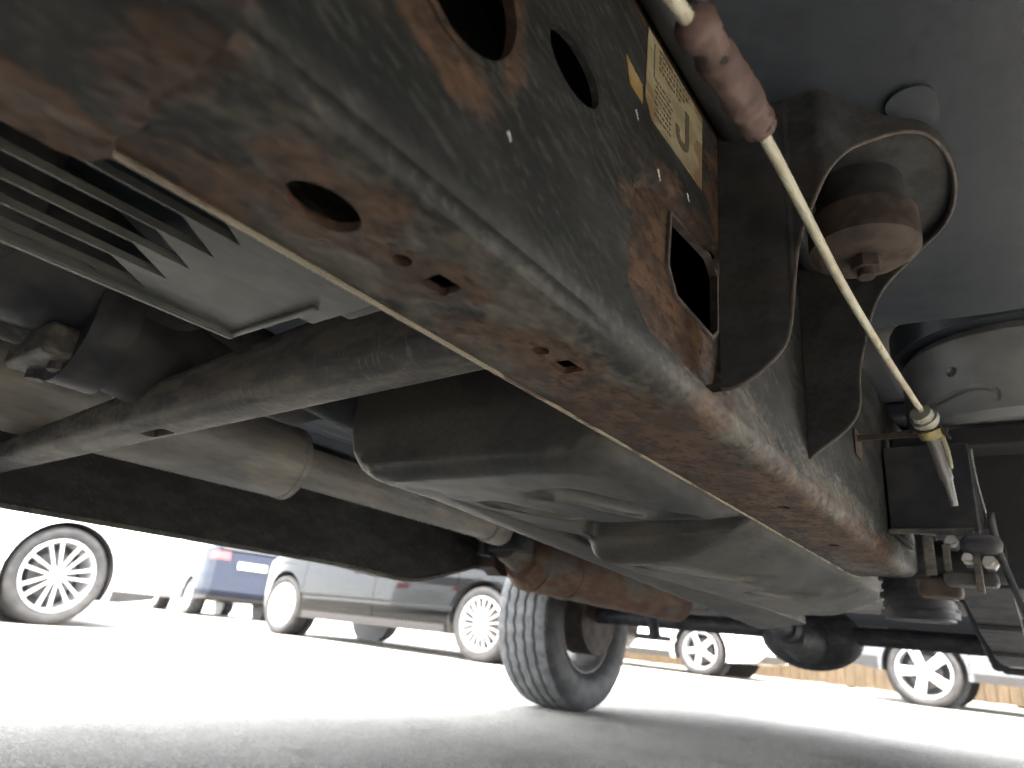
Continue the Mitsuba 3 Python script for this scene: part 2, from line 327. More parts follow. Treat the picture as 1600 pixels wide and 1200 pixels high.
# a gusset wrapped round the rail close to the camera, its rear edge rusted away in scallops
ed = [(-.2275, -.35), (-.2275, .030), (-.2268, .044), (-.2235, .0525), (-.214, .0555), (-.205, .0515), (-.196, .0535), (-.187, .0535), (-.178, .0495), (-.166, .0505), (-.158, .052), (-.150, .0495), (-.139, .0505), (-.134, .049), (-.134, -.35)]
gus = prof_z(csl([ed]).offset(-.001, m3.JoinType.Round, 2., 16).offset(.001, m3.JoinType.Round, 2., 16), RZ0-.0045, RZ0-.0003)
sidep = prof_x([(-.35, .440), (.0495, .4385), (.050, .470), (.044, .50), (.052, .53), (.046, .58), (-.35, .60)], RX1+.0003, RX1+.0052)
add(FR, 'gusset_plate', dent((gus+sidep).refine_to_length(.006), 3, .0025, 60), 'chassis_paint', 40, 'rust-eaten gusset plate at the near end of the rail')
# stickers
stick = csl([[(.2695, .604), (.279, .594), (.354, .5945), (.355, .655), (.271, .658)]])
SK = add(FR, 'sticker', prof_x(stick, RX1+.0002, RX1+.0007), 'aged_paper', False, 'yellowed paper sticker with a large letter')
add(FR, 'sticker', prof_x(csl([[(.245, .6135), (.2515, .5975), (.2665, .596), (.2655, .6085)]]), RX1+.0002, RX1+.0007), 'orange_paper', False, 'small orange-yellow paper scrap')
def on_rail(mesh, y, z, x=RX1+.0008):     # letters of the xy plane laid on the outside face, reading along +y
    m = mesh.copy(); v = np.array(m.vertices); m.vertices = np.stack([x+v[:, 2], y+v[:, 0], z+v[:, 1]], 1); return m
ink = [on_rail(meshkit.text_mesh('J', .032, .0002, True), .3085, .6055)]
for r in range(7):
    z = .600+r*.0042
    y = .281+.001*(r % 2)
    while y < .304:
        w = rng.choice([.0018, .003, .0045]); ink.append(tm(box(RX1+.0008, RX1+.001, y, y+w, z, z+.0017))); y += w+.0014
for r in range(4):
    y = .286
    while y < .318+.004*r:
        w = rng.choice([.002, .0035]); ink.append(tm(box(RX1+.0008, RX1+.001, y, y+w, .638+r*.0045, .6402+r*.0045))); y += w+.0016
ink.append(tm(box(RX1+.0008, RX1+.001, .2788, .2798, .626, .652)))
k = add(FR, 'sticker_print', trimesh.util.concatenate(ink), 'faded_ink', False)
for (y, z, l) in [(.260, .586, .0042), (.331, .577, .0042), (.289, .566, .005), (.157, .492, .003)]:
    add(FR, 'paint_chip', MF.batch_hull([ball((RX1+.0001, y, z), .0006, 8), ball((RX1+.0001, y+l*.7, z-l), .0003, 8)]), 'bright_chip', True)

# ---- far frame rail (its inner side and lower edge face the camera)
FX0, FX1, FZ0 = -1.29, -1.21, .4135
far = prof_y(rrect(FX0, FZ0, FX1, FZ0+.24, .006), -1.8, 4.05, 160)
far_in = prof_y(rrect(FX0+.004, FZ0+.004, FX1-.004, FZ0+.236, .004), -1.79, 4.04, 160)
fl = prof_y([(FX1-.002, FZ0-.006), (FX1+.004, FZ0-.006), (FX1+.004, FZ0+.002), (FX1-.002, FZ0+.002)], -1.8, 4.05, 160)
def kick2(v):
    v = np.array(v); v[:, 2] += KICK(v[:, 1]) - .012*np.exp(-((v[:, 1]-1.2)/.12)**2)*(v[:, 2] < FZ0+.05); return v
F2 = add(TR, 'frame_rail', (far-far_in).warp_batch(kick2), 'chassis_paint', 30, 'far frame rail, smooth and dark')
add(F2, 'lower_flange', fl.warp_batch(kick2), 'dusty_steel', 30)
add(F2, 'spring_bracket', prof_x([(1.46, .60), (1.46, .47), (1.50, .45), (1.56, .46), (1.58, .60)], FX1, FX1+.05), 'drum_rust')

# ---- crossmember between the rails: a flattened tube with a slot, swollen towards its ends
n = 70; xs = np.linspace(FX1+.004, RX0-.002, n); ang = np.arange(40)*2*PI/40; V = []
for x in xs:
    t = (x-FX1)/(RX0-FX1); zc = .467+.043*t; hz = .0135+.0235*t; hy = .022+.004*t
    c, s = np.cos(ang), np.sin(ang)
    V.append(np.stack([0*c+x, .300+hy*np.sign(c)*np.abs(c)**.55, zc+hz*np.sign(s)*np.abs(s)**.62], 1))
V = np.concatenate(V); i, j = np.meshgrid(np.arange(n-1), np.arange(40), indexing='ij'); j2 = (j+1) % 40
q = np.stack([i*40+j, i*40+j2, (i+1)*40+j2, (i+1)*40+j], -1).reshape(-1, 4)
q = np.vstack([q[:, [0, 1, 2]], q[:, [0, 2, 3]], [[k_, (k_+1) % 40 if False else k_+1, 0] for k_ in range(1, 39)][:0] or np.zeros((0, 3), int)])
c0, c1 = len(V), len(V)+1; V = np.vstack([V, [[xs[0], .30, .4695]], [[xs[-1], .30, .5095]]])
k_ = np.arange(40); k2_ = (k_+1) % 40
q = np.vstack([q, np.stack([k2_, k_, 0*k_+c0], 1), np.stack([(n-1)*40+k_, (n-1)*40+k2_, 0*k_+c1], 1)])
cm = trimesh.Trimesh(V, q, process=False)
if cm.volume < 0: cm.invert()
cmm = MF(m3.Mesh(cm.vertices.astype('f4'), cm.faces.astype('u4')))
cmm = cmm - rbox(-.715, -.668, .292, .308, .43, .482, .0045)
CMK = add(TR, 'crossmember', cmm, 'dusty_steel', 40, 'dust-grey crossmember tube running across under the truck')
add(CMK, 'end_flange', rbox(RX0-.012, RX0-.001, .245, .36, .462, .57, .004), 'dusty_steel')

# ---- ribbed shield plate beside the rail
px0, px1, py0, py1, pz = -.386, -.232, -.55, .195, .4695
base = box(px0, px1, py0, py1, pz, pz+.004)
flutes = []
for k in range(6):
    x = -.280-.0236*k
    c = MF.batch_hull([box(x+.0012, x+.0215, py0+.01, .106, pz-.001, pz+.0001),
                       box(x+.004, x+.0185, py0+.012, .104, pz+.040, pz+.041),
                       ball((x, .133, pz), .0006, 8)])
    flutes.append(c)
fl_u = union(flutes)
shield = base - fl_u
shield = shield + rbox(px0-.002, px0+.0035, py0, py1, pz-.0035, pz+.004, .0012, 12) + rbox(px0, -.300, py1-.003, py1+.0015, pz-.002, pz+.006, .001, 12)
SHK = add(TR, 'ribbed_shield', shield, 'plate_coating', 30, 'flat grey-green shield plate with tapering flutes')
add(SHK, 'rear_tab', rbox(-.335, -.24, py1-.006, py1+.022, pz+.006, pz+.0095, .0015, 12), 'plate_coating')
add(SHK, 'rear_tab', rbox(-.315, -.25, py1+.018, py1+.034, pz+.010, pz+.014, .0015, 12), 'dusty_steel')

# ---- gearbox and its mount
tr_body = union([rbox(-.86, -.585, -.8, .13, .545, .76, .04), cap((-.715, .10, .62), (-.715, .26, .585), .085, .06), rbox(-.80, -.63, -.75, .05, .525, .60, .02)])
GB = add(TR, 'gearbox', tr_body, 'gear_housing', 40, 'grey gearbox housing above the driveshaft')
add(GB, 'mount_bracket', union([MF.batch_hull([ball((-.715, .205, .533), .016), ball((-.64, .262, .62), .022)]), MF.batch_hull([ball((-.735, .195, .533), .016), ball((-.80, .10, .56), .022)]), rbox(-.775, -.675, .175, .235, .503, .534, .006)]), 'dusty_steel')
for xx in (-.755, -.70): add(GB, 'bolt', cyl((xx, .20, .495), (xx, .20, .505), .009, seg=6), 'dusty_steel')
add(GB, 'tail_housing', union([cyl((-.715, .235, .555), (-.715, .345, .535), .058, .05), cyl((-.715, .20, .555), (-.715, .24, .555), .066)]), 'gear_housing')
add(GB, 'pan_rib', union([cap((-.86, -.1, .53), (-.60, -.1+.05*i_, .53), .007) for i_ in range(3)]), 'gear_housing')

# ---- exhaust along the far side of the tank: resonator, pipe, rusted muffler; and the driveshaft above it
EX = -1.0725
XH = add(TR, 'exhaust', union([cyl((EX, -.9, .559), (EX, .706, .562), .066, seg=56), cyl((EX, .700, .562), (EX, .712, .562), .0675, seg=56)]), 'shaft_steel', 40, 'pale exhaust with a wide resonator stepping down to a thin pipe')
add(XH, 'exhaust_pipe', union([cyl((EX, .70, .5635), (EX, 1.34, .556), .038), cyl((EX, 1.30, .557), (EX, 1.36, .556), .044)]), 'shaft_steel', 40)
add(XH, 'clamp', union([rbox(EX-.055, EX+.055, 1.375, 1.40, .50, .61, .01), rbox(EX-.075, EX-.055, 1.365, 1.42, .49, .70, .006), rbox(EX+.05, EX+.07, 1.365, 1.42, .50, .70, .006)]), 'dark_steel', 40)
add(XH, 'muffler', union([cyl((EX, 1.50, .4845), (EX, 2.45, .474), .0705, seg=56), cyl((EX, 1.46, .49), (EX, 1.50, .4845), .050, .0705, seg=56), cyl((EX, 1.665, .482), (EX, 1.677, .482), .0725, seg=56), cyl((EX, 1.39, .52), (EX, 1.47, .492), .04)]), 'rusted_shaft', 40, 'rust-brown muffler')
DS = add(TR, 'driveshaft', union([cyl((CX, .30, .60), (CX, 2.66, .41), .034), cyl((CX, 2.55, .418), (CX, 2.66, .41), .045)]), 'dark_steel', 40)

# ---- fuel tank: moulded plastic, stepped, with a sloping floor, flutes and a lower seam rib
def slope(v):
    v = np.array(v); lowf = np.clip((.52-v[:, 2])/.065, 0, 1)
    v[:, 2] -= lowf*(.008*np.clip((v[:, 1]-.44)/1.43, 0, 1)*(1-np.clip((v[:, 0]+.585)/.39, 0, 1.15)))
    return v
tA = MF.batch_hull([prof_y(rrect(-.536, .432, -.2235, .667, .052, 48), .426, 1.80), prof_y(rrect(-.527, .441, -.232, .658, .046, 48), .413, 1.83)])
tB = MF.batch_hull([ball((x_, y_, z_), .030, 40) for x_, z_ in [(-.420, .433), (-.330, .437), (-.2535, .468), (-.2535, .59), (-.420, .59)] for y_ in (.765, 1.53)])
def groove(p, q, r0, r1, flat=.45):
    return MF.batch_hull([ball((0, 0, 0), r0, 24).scale((1, 1, flat)).translate(p), ball((0, 0, 0), r1, 24).scale((1, 1, flat)).translate(q)])
tank = union([tA, tB])
tank = tank - union([groove((-.434, .545, .432), (-.352, .705, .432), .014, .020, 1.2), groove((-.335, .515, .432), (-.287, .645, .432), .026, .030, .8),
                     groove((-.385, .80, .403), (-.262, 1.06, .403), .016, .020, 1.0), groove((-.345, 1.11, .403), (-.265, 1.30, .403), .022, .026, .8), cyl((-.462, .728, .36), (-.462, .728, .45), .017)])
pocket = MF.batch_hull([box(-.430, -.20, .725, .734, .38, .452), box(-.40, -.20, .645, .655, .38, .4325)])
tank = tank - pocket
tank = tank.refine_to_length(.011).warp_batch(slope)
tank = trimesh.Trimesh(*[np.array(q_) for q_ in (tm(tank).vertices, tm(tank).faces)], process=True)
tank = trimesh.smoothing.filter_taubin(tank, lamb=.6, nu=.58, iterations=24)
FT = add(TR, 'fuel_tank', dent(tank, 11, .004, 14), 'tank_plastic', 40, 'big grey plastic fuel tank with moulded flutes')
add(FT, 'seam_flange', MF.batch_hull([ball(p_, .004, 12) for p_ in [(-.515, .465, .446), (-.462, .455, .4375), (-.51, .48, .50), (-.574, 1.845, .382), (-.470, 1.86, .404), (-.57, 1.80, .45), (-.47, 1.84, .45), (-.46, .50, .45)]]), 'tank_plastic', 40, 'straight lower flange along the tank')

# ---- cab mount: a deep cup of pressed steel with a rubber cushion inside
rim = np.array([(-.1395, .385, .4655), (-.132, .3855, .466), (-.121, .386, .471), (-.110, .386, .479), (-.1015, .387, .489), (-.097, .388, .505), (-.0945, .388, .525), (-.092, .389, .548), (-.089, .389, .564), (-.081, .3895, .585), (-.071, .391, .607), (-.063, .402, .626), (-.055, .416, .642), (-.045, .427, .652), (-.033, .437, .6595), (-.021, .4465, .6625), (-.011, .465, .664), (-.005, .49, .663), (-.004, .518, .661), (-.009, .55, .659), (-.019, .575, .658), (-.033, .592, .656), (-.047, .598, .647), (-.060, .599, .636), (-.073, .60, .621), (-.084, .60, .594), (-.092, .60, .564), (-.096, .60, .538), (-.099, .60, .513), (-.108, .60, .50), (-.122, .60, .489), (-.1395, .60, .4755)])
rim = spline(rim, 140)
tang = np.gradient(rim[:, :2], axis=0); tang /= np.linalg.norm(tang, axis=1, keepdims=True)+1e-9
from scipy.ndimage import gaussian_filter1d
tang = gaussian_filter1d(tang, 4, axis=0, mode='nearest'); tang /= np.linalg.norm(tang, axis=1, keepdims=True)
nor = np.stack([tang[:, 1], -tang[:, 0]], 1)        # outwards
TOPZ = .683
def sheet(off0, off1):
    a = rim.copy(); b = rim.copy(); a[:, :2] += nor*off0; b[:, :2] += nor*off1
    at, bt = a.copy(), b.copy(); at[:, 2] = TOPZ; bt[:, 2] = TOPZ
    N = len(rim); V = np.vstack([a, at, bt, b]); F = []
    for r in range(4):
        r2 = (r+1) % 4
        for k in range(N-1): F += [[r*N+k, r*N+k+1, r2*N+k+1], [r*N+k, r2*N+k+1, r2*N+k]]
    F += [[0, N, 2*N], [0, 2*N, 3*N], [N-1, 3*N-1, 2*N-1], [N-1, 4*N-1, 3*N-1]]
    m = trimesh.Trimesh(V, F, process=False)
    if m.volume < 0: m.invert()
    return m
CMB = add(TR, 'cab_mount', sheet(0, -.0035), 'bracket_paint', 40, 'deep pressed-steel cab mount with a rusty rolled edge')
e = rim.copy(); e[:, :2] -= nor*.0015
add(CMB, 'rolled_edge', tube(e, .0016, 12), 'rusty_lip', True)
add(CMB, 'top_plate', prof_z(csl([rim[::6, :2]+np.array([0, 0])]), .665, .6725), 'bracket_paint')
cush = union([cyl((-.068, .497, .640), (-.068, .497, .668), .031), cyl((-.068, .497, .634), (-.068, .497, .642), .0335)])
add(CMB, 'rubber_cushion', cush, 'rubber', 40)
wsh = union([cyl((-.068, .497, .606), (-.068, .497, .632), .0385), cyl((-.068, .497, .600), (-.068, .497, .607), .030, .0385)])
add(CMB, 'cushion_washer', wsh, 'rusty_bush', 40, 'rusty brown cushion washer')
add(CMB, 'mount_bolt', union([cyl((-.068, .497, .590), (-.068, .497, .600), .011, seg=6), cyl((-.068, .497, .584), (-.068, .497, .60), .006)]), 'rusty_bush')

# ---- parking brake cable
path = spline([(-.0795, .085, .5225), (-.0778, .17, .5365), (-.0765, .221, .5455), (-.0765, .277, .5523), (-.0765, .4165, .554), (-.0765, .595, .568), (-.0752, .7055, .5765), (-.0727, .765, .5782), (-.0699, .803, .5752)], 90)
BC = add(TR, 'brake_cable', tube(path, .0031, 16), 'cable_jacket', True, 'ivory plastic-sheathed brake cable')
sp = spline([(-.0769, .181, .5391), (-.0765, .204, .5429), (-.0763, .240, .5486), (-.0765, .272, .5520)], 60)
r = np.full(60, .0086); r[:5] = [.0032, .0050, .0064, .0075, .0082]; r[-7:] = [.0088, .0085, .0079, .0076, .0080, .0075, .0042]; r[10:18] -= .0010; r[38:44] += .0006
slv = tube(sp, r, 22); v = np.array(slv.vertices); v += (np.stack([meshkit.fbm(v*110+7*i_, 3, 40+i_)-.5 for i_ in range(3)], 1))*.003
add(BC, 'rusty_sleeve', trimesh.Trimesh(v, slv.faces, process=False), 'rusty_sleeve', True, 'rust-brown sleeve clamped round the cable')
add(BC, 'end_collar', union([cyl((-.0714, .797, .5735), (-.067, .812, .566), .0105, .012), cyl((-.0693, .805, .570), (-.068, .809, .5675), .0138)]), 'pale_nylon')
add(BC, 'retaining_clip', union([rbox(-.083, -.049, .812, .8145, .5545, .5600, .001, 10), cap((-.056, .812, .560), (-.049, .8135, .548), .0021)]), 'rusty_bush')
add(BC, 'cable_bracket', union([rbox(-.1395, -.058, .8165, .8195, .553, .560, .001, 10), rbox(-.1395, -.1375, .805, .84, .535, .566, .0008, 10)]), 'rusty_bush')
add(BC, 'yellow_seal', cyl((-.0667, .8135, .5582), (-.065, .818, .5505), .0115, .0105), 'brass_yellow')
add(BC, 'steel_ferrule', union([cyl((-.065, .818, .552), (-.0565, .823, .5055), .0068, .0062), cyl((-.0565, .823, .506), (-.0527, .8245, .4775), .0050, .0030)]), 'worn_steel')
add(BC, 'cable_strand', tube(spline([(-.0561, .818, .553), (-.0527, .8195, .535), (-.0518, .821, .5165)], 12), .0024, 10), 'cable_jacket', True)
hs = spline([(-.128, -.2, .655), (-.127, .05, .662), (-.1265, .20, .664), (-.127, .30, .663), (-.127, .42, .664), (-.128, .7, .668)], 50)
add(TR, 'wiring_loom', tube(hs, .0105, 16), 'black_part', True, 'black wiring loom along the top of the rail')
add(TR, 'wiring_loom', tube(hs+np.array([.014, 0, .012]), .007, 14), 'black_part', True)

# ---- hanger plate and leaf spring on the near side
HG = add(TR, 'spring_hanger', union([rbox(-.1375, -.0416, .990, .998, .480, .592, .002, 12), rbox(-.1375, -.1295, .990, 1.15, .480, .592, .002, 12), rbox(-.0496, -.0416, .990, 1.15, .480, .592, .002, 12), rbox(-.1375, -.0416, .987, 1.0, .4785, .484, .002, 12)]), 'dark_steel', 30, 'dark plate of the leaf spring hanger')
add(HG, 'rolled_edge', rbox(-.1395, -.047, .983, .992, .4765, .4825, .002, 12), 'dusty_steel')
lsx = -.062
def leaf(y0, y1, off, w=.036):
    ys = np.linspace(y0, y1, 40); zz = .335+.0+.115*((ys-2.6)/1.55)**2 - off
    return prof_x(np.vstack([np.stack([ys, zz], 1), np.stack([ys, zz-.008], 1)[::-1]]), lsx-w, lsx+w)
LS = add(TR, 'leaf_spring', leaf(1.08, 4.0, -.06), 'dark_steel', 30, 'dark leaf spring pack in front of the rear axle')
for k_, (a, b) in enumerate([(1.35, 3.8), (1.7, 3.5), (2.1, 3.2)]): add(LS, 'leaf', leaf(a, b, -.06+.0095*(k_+1)), 'dark_steel', 30)
add(LS, 'spring_eye', cyl((lsx-.042, 1.06, .452), (lsx+.042, 1.06, .452), .027)-cyl((lsx-.06, 1.06, .452), (lsx+.06, 1.06, .452), .012), 'dark_steel', 40)
add(LS, 'eye_bush', rbox(-.118, -.070, 1.02, 1.06, .404, .428, .005), 'rusty_bush', 40, 'rust-brown block under the spring eye')
for (x, z) in [(-.072, .466), (-.056, .446), (-.036, .442)]: add(LS, 'bolt', union([cyl((x, .985, z), (x, 1.01, z), .0085, seg=6), cyl((x, .97, z), (x, 1.0, z), .0045)]), 'worn_steel')
for (x, z0, z1, w) in [(-.096, .425, .472, .006), (-.078, .430, .462, .004), (-.048, .405, .455, .004)]: add(HG, 'shackle_strip', rbox(x-w, x+w, .975, .982, z0, z1, .002, 10), 'dusty_steel')
add(HG, 'spacer', union([rbox(-.085, -.030, .985, 1.02, .415, .432, .005), cap((-.052, .98, .462), (-.032, .98, .462), .012)]), 'gear_housing')
add(HG, 'brake_hose', tube(spline([(-.028, .98, .50), (-.026, .99, .46), (-.018, 1.0, .42), (-.010, 1.0, .385), (-.006, 1.0, .36)], 24), .004, 10), 'gear_housing', True)
add(HG, 'brake_hose', tube(spline([(-.038, .98, .58), (-.036, .985, .53), (-.030, .99, .48), (-.022, 1.0, .43)], 24), .0012, 8), 'worn_steel', True)
# coil boot and bracket inboard of the spring, dark and ridged
bt = union([cyl((-.150, 1.30+.0, .395+i_*.014), (-.150, 1.30, .403+i_*.014), .055-.003*(i_ % 2)) for i_ in range(8)] + [cyl((-.150, 1.30, .39), (-.150, 1.30, .52), .049)])
add(TR, 'bump_stop', bt, 'dark_steel', 40)

# ---- rear axle
AX = add(TR, 'rear_axle', union([cyl((CX-.98, 2.9, .422), (CX+.98, 2.9, .422), .034), ball((0, 0, 0), .125, 40).scale((1.5, 1, 1)).translate((CX, 2.92, .408)), cyl((CX, 2.62, .392), (CX, 2.85, .396), .05, .09)]), 'dark_steel', 40, 'dark rear axle with a round differential')
dcv = union([cyl((CX, 3.02, .40), (CX, 3.05, .40), .115)] + [cyl((CX+.10*math.cos(q), 3.045, .40+.10*math.sin(q)), (CX+.10*math.cos(q), 3.058, .40+.10*math.sin(q)), .008, seg=6) for q in np.arange(10)*PI/5])
add(AX, 'differential_cover', dcv, 'dark_steel', 40)
for sx in (-1, 1):
    add(AX, 'spring_plate', rbox(CX+sx*.653-.05, CX+sx*.653+.05, 2.82, 2.98, .338, .36, .006), 'dark_steel')
    add(AX, 'brake_drum', cyl((CX+sx*.93, 2.9, .402), (CX+sx*1.06, 2.9, .402), .155), 'drum_rust', 40)
    add(AX, 'shock_absorber', union([cyl((CX+sx*.60, 2.80, .36), (CX+sx*.55, 2.62, .55), .024), cyl((CX+sx*.55, 2.62, .55), (CX+sx*.51, 2.48, .72), .03)]), 'dark_steel', 40)
ey = CX-.653
add(TR, 'leaf_spring', prof_x(np.vstack([[(y, .475+.115*((y-2.6)/1.55)**2) for y in np.linspace(1.5, 4, 30)], [(y, .452+.115*((y-2.6)/1.55)**2) for y in np.linspace(4, 1.5, 30)]]), ey-.036, ey+.036), 'dark_steel')

# ---- front end: bumper with its air dam, front subframe, engine and sump
add(TR, 'front_bumper', union([rbox(CX-1.18, CX+1.18, -2.06, -1.80, .46, .70, .04), rbox(CX-1.0, CX+1.0, -1.95, -1.90, .25, .48, .015)]), 'black_part', 35)
add(TR, 'front_subframe', union([rbox(CX-.62, CX+.62, -1.35, -.35, .36, .46, .03), rbox(CX-.95, CX+.95, -.98, -.72, .34, .42, .02)]), 'dark_steel', 35)
add(TR, 'engine', union([rbox(CX-.34, CX+.34, -1.55, -.55, .44, .95, .05), rbox(CX-.24, CX+.24, -1.4, -.8, .40, .50, .04)]), 'gear_housing', 35)

# ---- truck wheels
def truck_tyre(R=.392, W=.30, seg=260, rr=.222):
    prof = []
    h = W/2
    for a in np.linspace(-1, 1, 61):      # tread
        prof.append((R-.012*abs(a)**3, a*(h-.028), 1.0, a))
    side = [(R-.020, h-.016), (R-.045, h-.004), (R-.085, h), (R-.125, h-.004), (rr+.022, h-.022), (rr+.004, h-.034), (rr-.004, h-.05)]
    P = [(r_, -z_, 0, 0) for r_, z_ in side[::-1]] + prof + [(r_, z_, 0, 0) for r_, z_ in side] + [(rr-.006, h-.07, 0, 0), (rr-.006, -h+.07, 0, 0)]
    P = np.array(P); g = np.arange(seg)*2*PI/seg
    rad = np.broadcast_to(P[:, 0], (seg, len(P))).copy(); ax = np.broadcast_to(P[:, 1], (seg, len(P))).copy()
    a = P[:, 3][None]; tread = P[:, 2][None]
    for k_, c in enumerate((-.62, -.22, .20, .60)):
        w_ = c+.022*np.sign(np.sin(g*34+k_*1.3))[:, None]*np.minimum(1, np.abs(np.sin(g*34+k_*1.3)))[:, None]**.5
        rad -= tread*.009*np.clip(1-(np.abs(a-w_)/.055)**4, 0, 1)
    sh_ = np.clip((np.abs(a)-.80)/.05, 0, 1)*tread
    rad -= sh_*.005*(np.abs(np.sin(g*40))[:, None] < .22)
    v = np.stack([rad*np.cos(g)[:, None], rad*np.sin(g)[:, None], ax], -1)
    n_ = len(P); i, j = np.meshgrid(np.arange(seg), np.arange(n_), indexing='ij'); i2, j2 = (i+1) % seg, (j+1) % n_
    q = np.stack([i*n_+j, i2*n_+j, i2*n_+j2, i*n_+j2], -1).reshape(-1, 4)
    m = trimesh.Trimesh(v.reshape(-1, 3), np.vstack([q[:, [0, 1, 2]], q[:, [0, 2, 3]]]), process=False)
    if m.volume < 0: m.invert()
    return m
def wheel_rim(R, W, spokes, hub=.06, wi=.02, wo=.03, dish=.02, thick=.018, lip=.010, nuts=5, slit=0):
    # axis z, outside face at +z
    h = W/2
    barrel = revolve([(R, h), (R+.004, h-.004), (R-.012, h-.03), (R-.03, 0), (R-.018, -h+.02), (R+.002, -h), (R-.004, -h), (R-.026, -h+.02), (R-.037, 0), (R-.022, h-.028), (R-lip-.004, h-.004), (R-lip, h)], 72)
    ms = []
    zf = h-dish
    for (a, off) in spokes:
        c, s = math.cos(a), math.sin(a); t = np.array([-s, c, 0]); d = np.array([c, s, 0])
        def pt(r_, o_, z_): return d*r_+t*o_+np.array([0, 0, z_])
        pts = []
        for (r_, w_, z_) in [(hub*.6, wi, zf-.004), (R-.008, wo, h-.012)]:
            o0 = off*(.35 if r_ < R*.5 else 1.0)
            pts += [pt(r_, o0-w_/2, z_), pt(r_, o0+w_/2, z_), pt(r_, o0-w_*.35, z_+.006), pt(r_, o0+w_*.35, z_+.006), pt(r_, o0-w_/2, z_-thick), pt(r_, o0+w_/2, z_-thick)]
        ms.append(MF.hull_points(np.array(pts)))
    ms.append(cyl((0, 0, zf-thick-.01), (0, 0, zf+.004), hub, hub*.95, 36))
    sp_ = union(ms)
    if slit:
        for (a, off) in spokes:
            d = np.array([math.cos(a), math.sin(a), 0])
            sp_ = sp_ - MF.batch_hull([ball(d*R*.38+[0, 0, zf], .004, 8).scale((1, 1, 6)) if False else cyl(d*R*.36+[0, 0, -.1], d*R*.36+[0, 0, .3], .003, seg=8), cyl(d*R*.86+[0, 0, -.1], d*R*.86+[0, 0, .3], slit, seg=8)])
    nut = [cyl((hub*.62*math.cos(q), hub*.62*math.sin(q), zf), (hub*.62*math.cos(q), hub*.62*math.sin(q), zf+.012), .0095, seg=6) for q in np.arange(nuts)*2*PI/nuts+.3]
    cap_ = cyl((0, 0, zf), (0, 0, zf+.010), hub*.42, hub*.36)
    return trimesh.util.concatenate([barrel, tm(sp_)]), tm(union(nut)), tm(cap_)
def place(mesh, M):
    m = mesh.copy(); m.apply_transform(M); return m
def axis_frame(center, ax, spin=0.0):
    ax = np.array(ax, float); ax /= np.linalg.norm(ax); u = np.cross([0, 0, 1], ax); u /= np.linalg.norm(u); w = np.cross(ax, u)
    M = np.eye(4); c, s = math.cos(spin), math.sin(spin)
    M[:3, 0] = u*c+w*s; M[:3, 1] = -u*s+w*c; M[:3, 2] = ax; M[:3, 3] = center; return M
tt = truck_tyre()
_rad = np.linalg.norm(np.array(tt.vertices)[:, :2], axis=1)[tt.faces].min(1); _z = np.abs(np.array(tt.vertices)[:, 2][tt.faces]).max(1)
_tr = (_rad > .355) & (_z < .1235)
tt_tread = tt.submesh([np.where(_tr)[0]], append=True, repair=False); tt_side = tt.submesh([np.where(~_tr)[0]], append=True, repair=False)
t_rim, t_nut, t_cap = wheel_rim(.222, .24, [(k_*2*PI/5+.3, 0) for k_ in range(5)], hub=.085, wi=.085, wo=.06, dish=.035, thick=.03)
for (x, y, sx, nm) in [(CX-1.105, 2.9, -1, 'rear wheel on the far side with wavy ribbed tread'), (CX+1.105, 2.9, 1, None), (CX-1.105, -.85, -1, None), (CX+1.105, -.85, 1, None)]:
    M = axis_frame((x, y, .389), (sx, 0, 0), .5)
    W_ = key_for(TR, 'wheel')
    scene[W_] = mikit.ply(place(t_rim, M), 'rim_dusty', smooth=35)
    if nm: lab(W_, nm)
    add(W_, 'tyre', place(tt_side, M), 'tyre_rubber', 40); add(W_, 'tread', place(tt_tread, M), 'tread_rubber', 40)
    add(W_, 'wheel_nuts', place(t_nut, M), 'rim_dusty', False)
    add(W_, 'hub_cap', place(t_cap, M), 'rim_dusty', 35)

# ---- cab floor, body shell, bed
xsn = np.linspace(CX-1.17, CX+1.17, 240); yy = [-1.0, .79]
zt = .675 + .002*np.sin((xsn-RX1)*2*PI/.21)
pan = prof_y(np.vstack([np.stack([xsn, zt], 1), np.stack([xsn, zt+.006], 1)[::-1]]), yy[0], yy[1])
FP = add(TR, 'floor_pan', pan, 'floor_paint', 40, 'blue-grey underside of the cab floor')
add(FP, 'rubber_plug', MF.batch_hull([cyl((-.022, .428, .6715), (-.022, .428, .679), .015), cyl((-.015, .450, .672), (-.015, .450, .679), .008)]), 'floor_paint', 40, 'round plug in the floor')
add(FP, 'rear_kick_up', union([box(CX-1.17, CX+1.17, .791, .796, .680, .812), box(CX-1.17, CX+1.17, .796, .955, .806, .812)]), 'floor_paint')
def arch(y, r): return cyl((CX-1.6, y, .40), (CX+1.6, y, .40), r, seg=48)
cab_pts = [(-1.85, .60), (-1.92, .95), (-1.84, 1.14), (-.86, 1.26), (-.70, 1.30), (-.10, 1.84), (.05, 1.88), (.82, 1.88), (.90, 1.80), (.965, 1.30), (.965, .53), (-.2, .53), (-.3, .60)]
def tumble(v):
    v = np.array(v); t = np.clip((v[:, 2]-1.25)/.65, 0, 1); v[:, 0] = CX+(v[:, 0]-CX)*(1-.17*t); return v
cab = prof_x(cab_pts, CX-1.235, CX+1.235, 12).refine_to_length(.3).warp_batch(tumble) - box(CX-1.175, CX+1.175, -1.8, 1.0, 0, .815) - arch(-.85, .47)
CB = add(TR, 'cab', cab, 'paint_truck', 35)
glass = prof_x([(-.62, 1.32), (-.10, 1.78), (.76, 1.80), (.85, 1.32)], CX-1.239, CX+1.239, 12).refine_to_length(.3).warp_batch(tumble) - box(CX-.9, CX+.9, -2, 2, 0, 3)
add(CB, 'side_windows', glass, 'glass_dark')
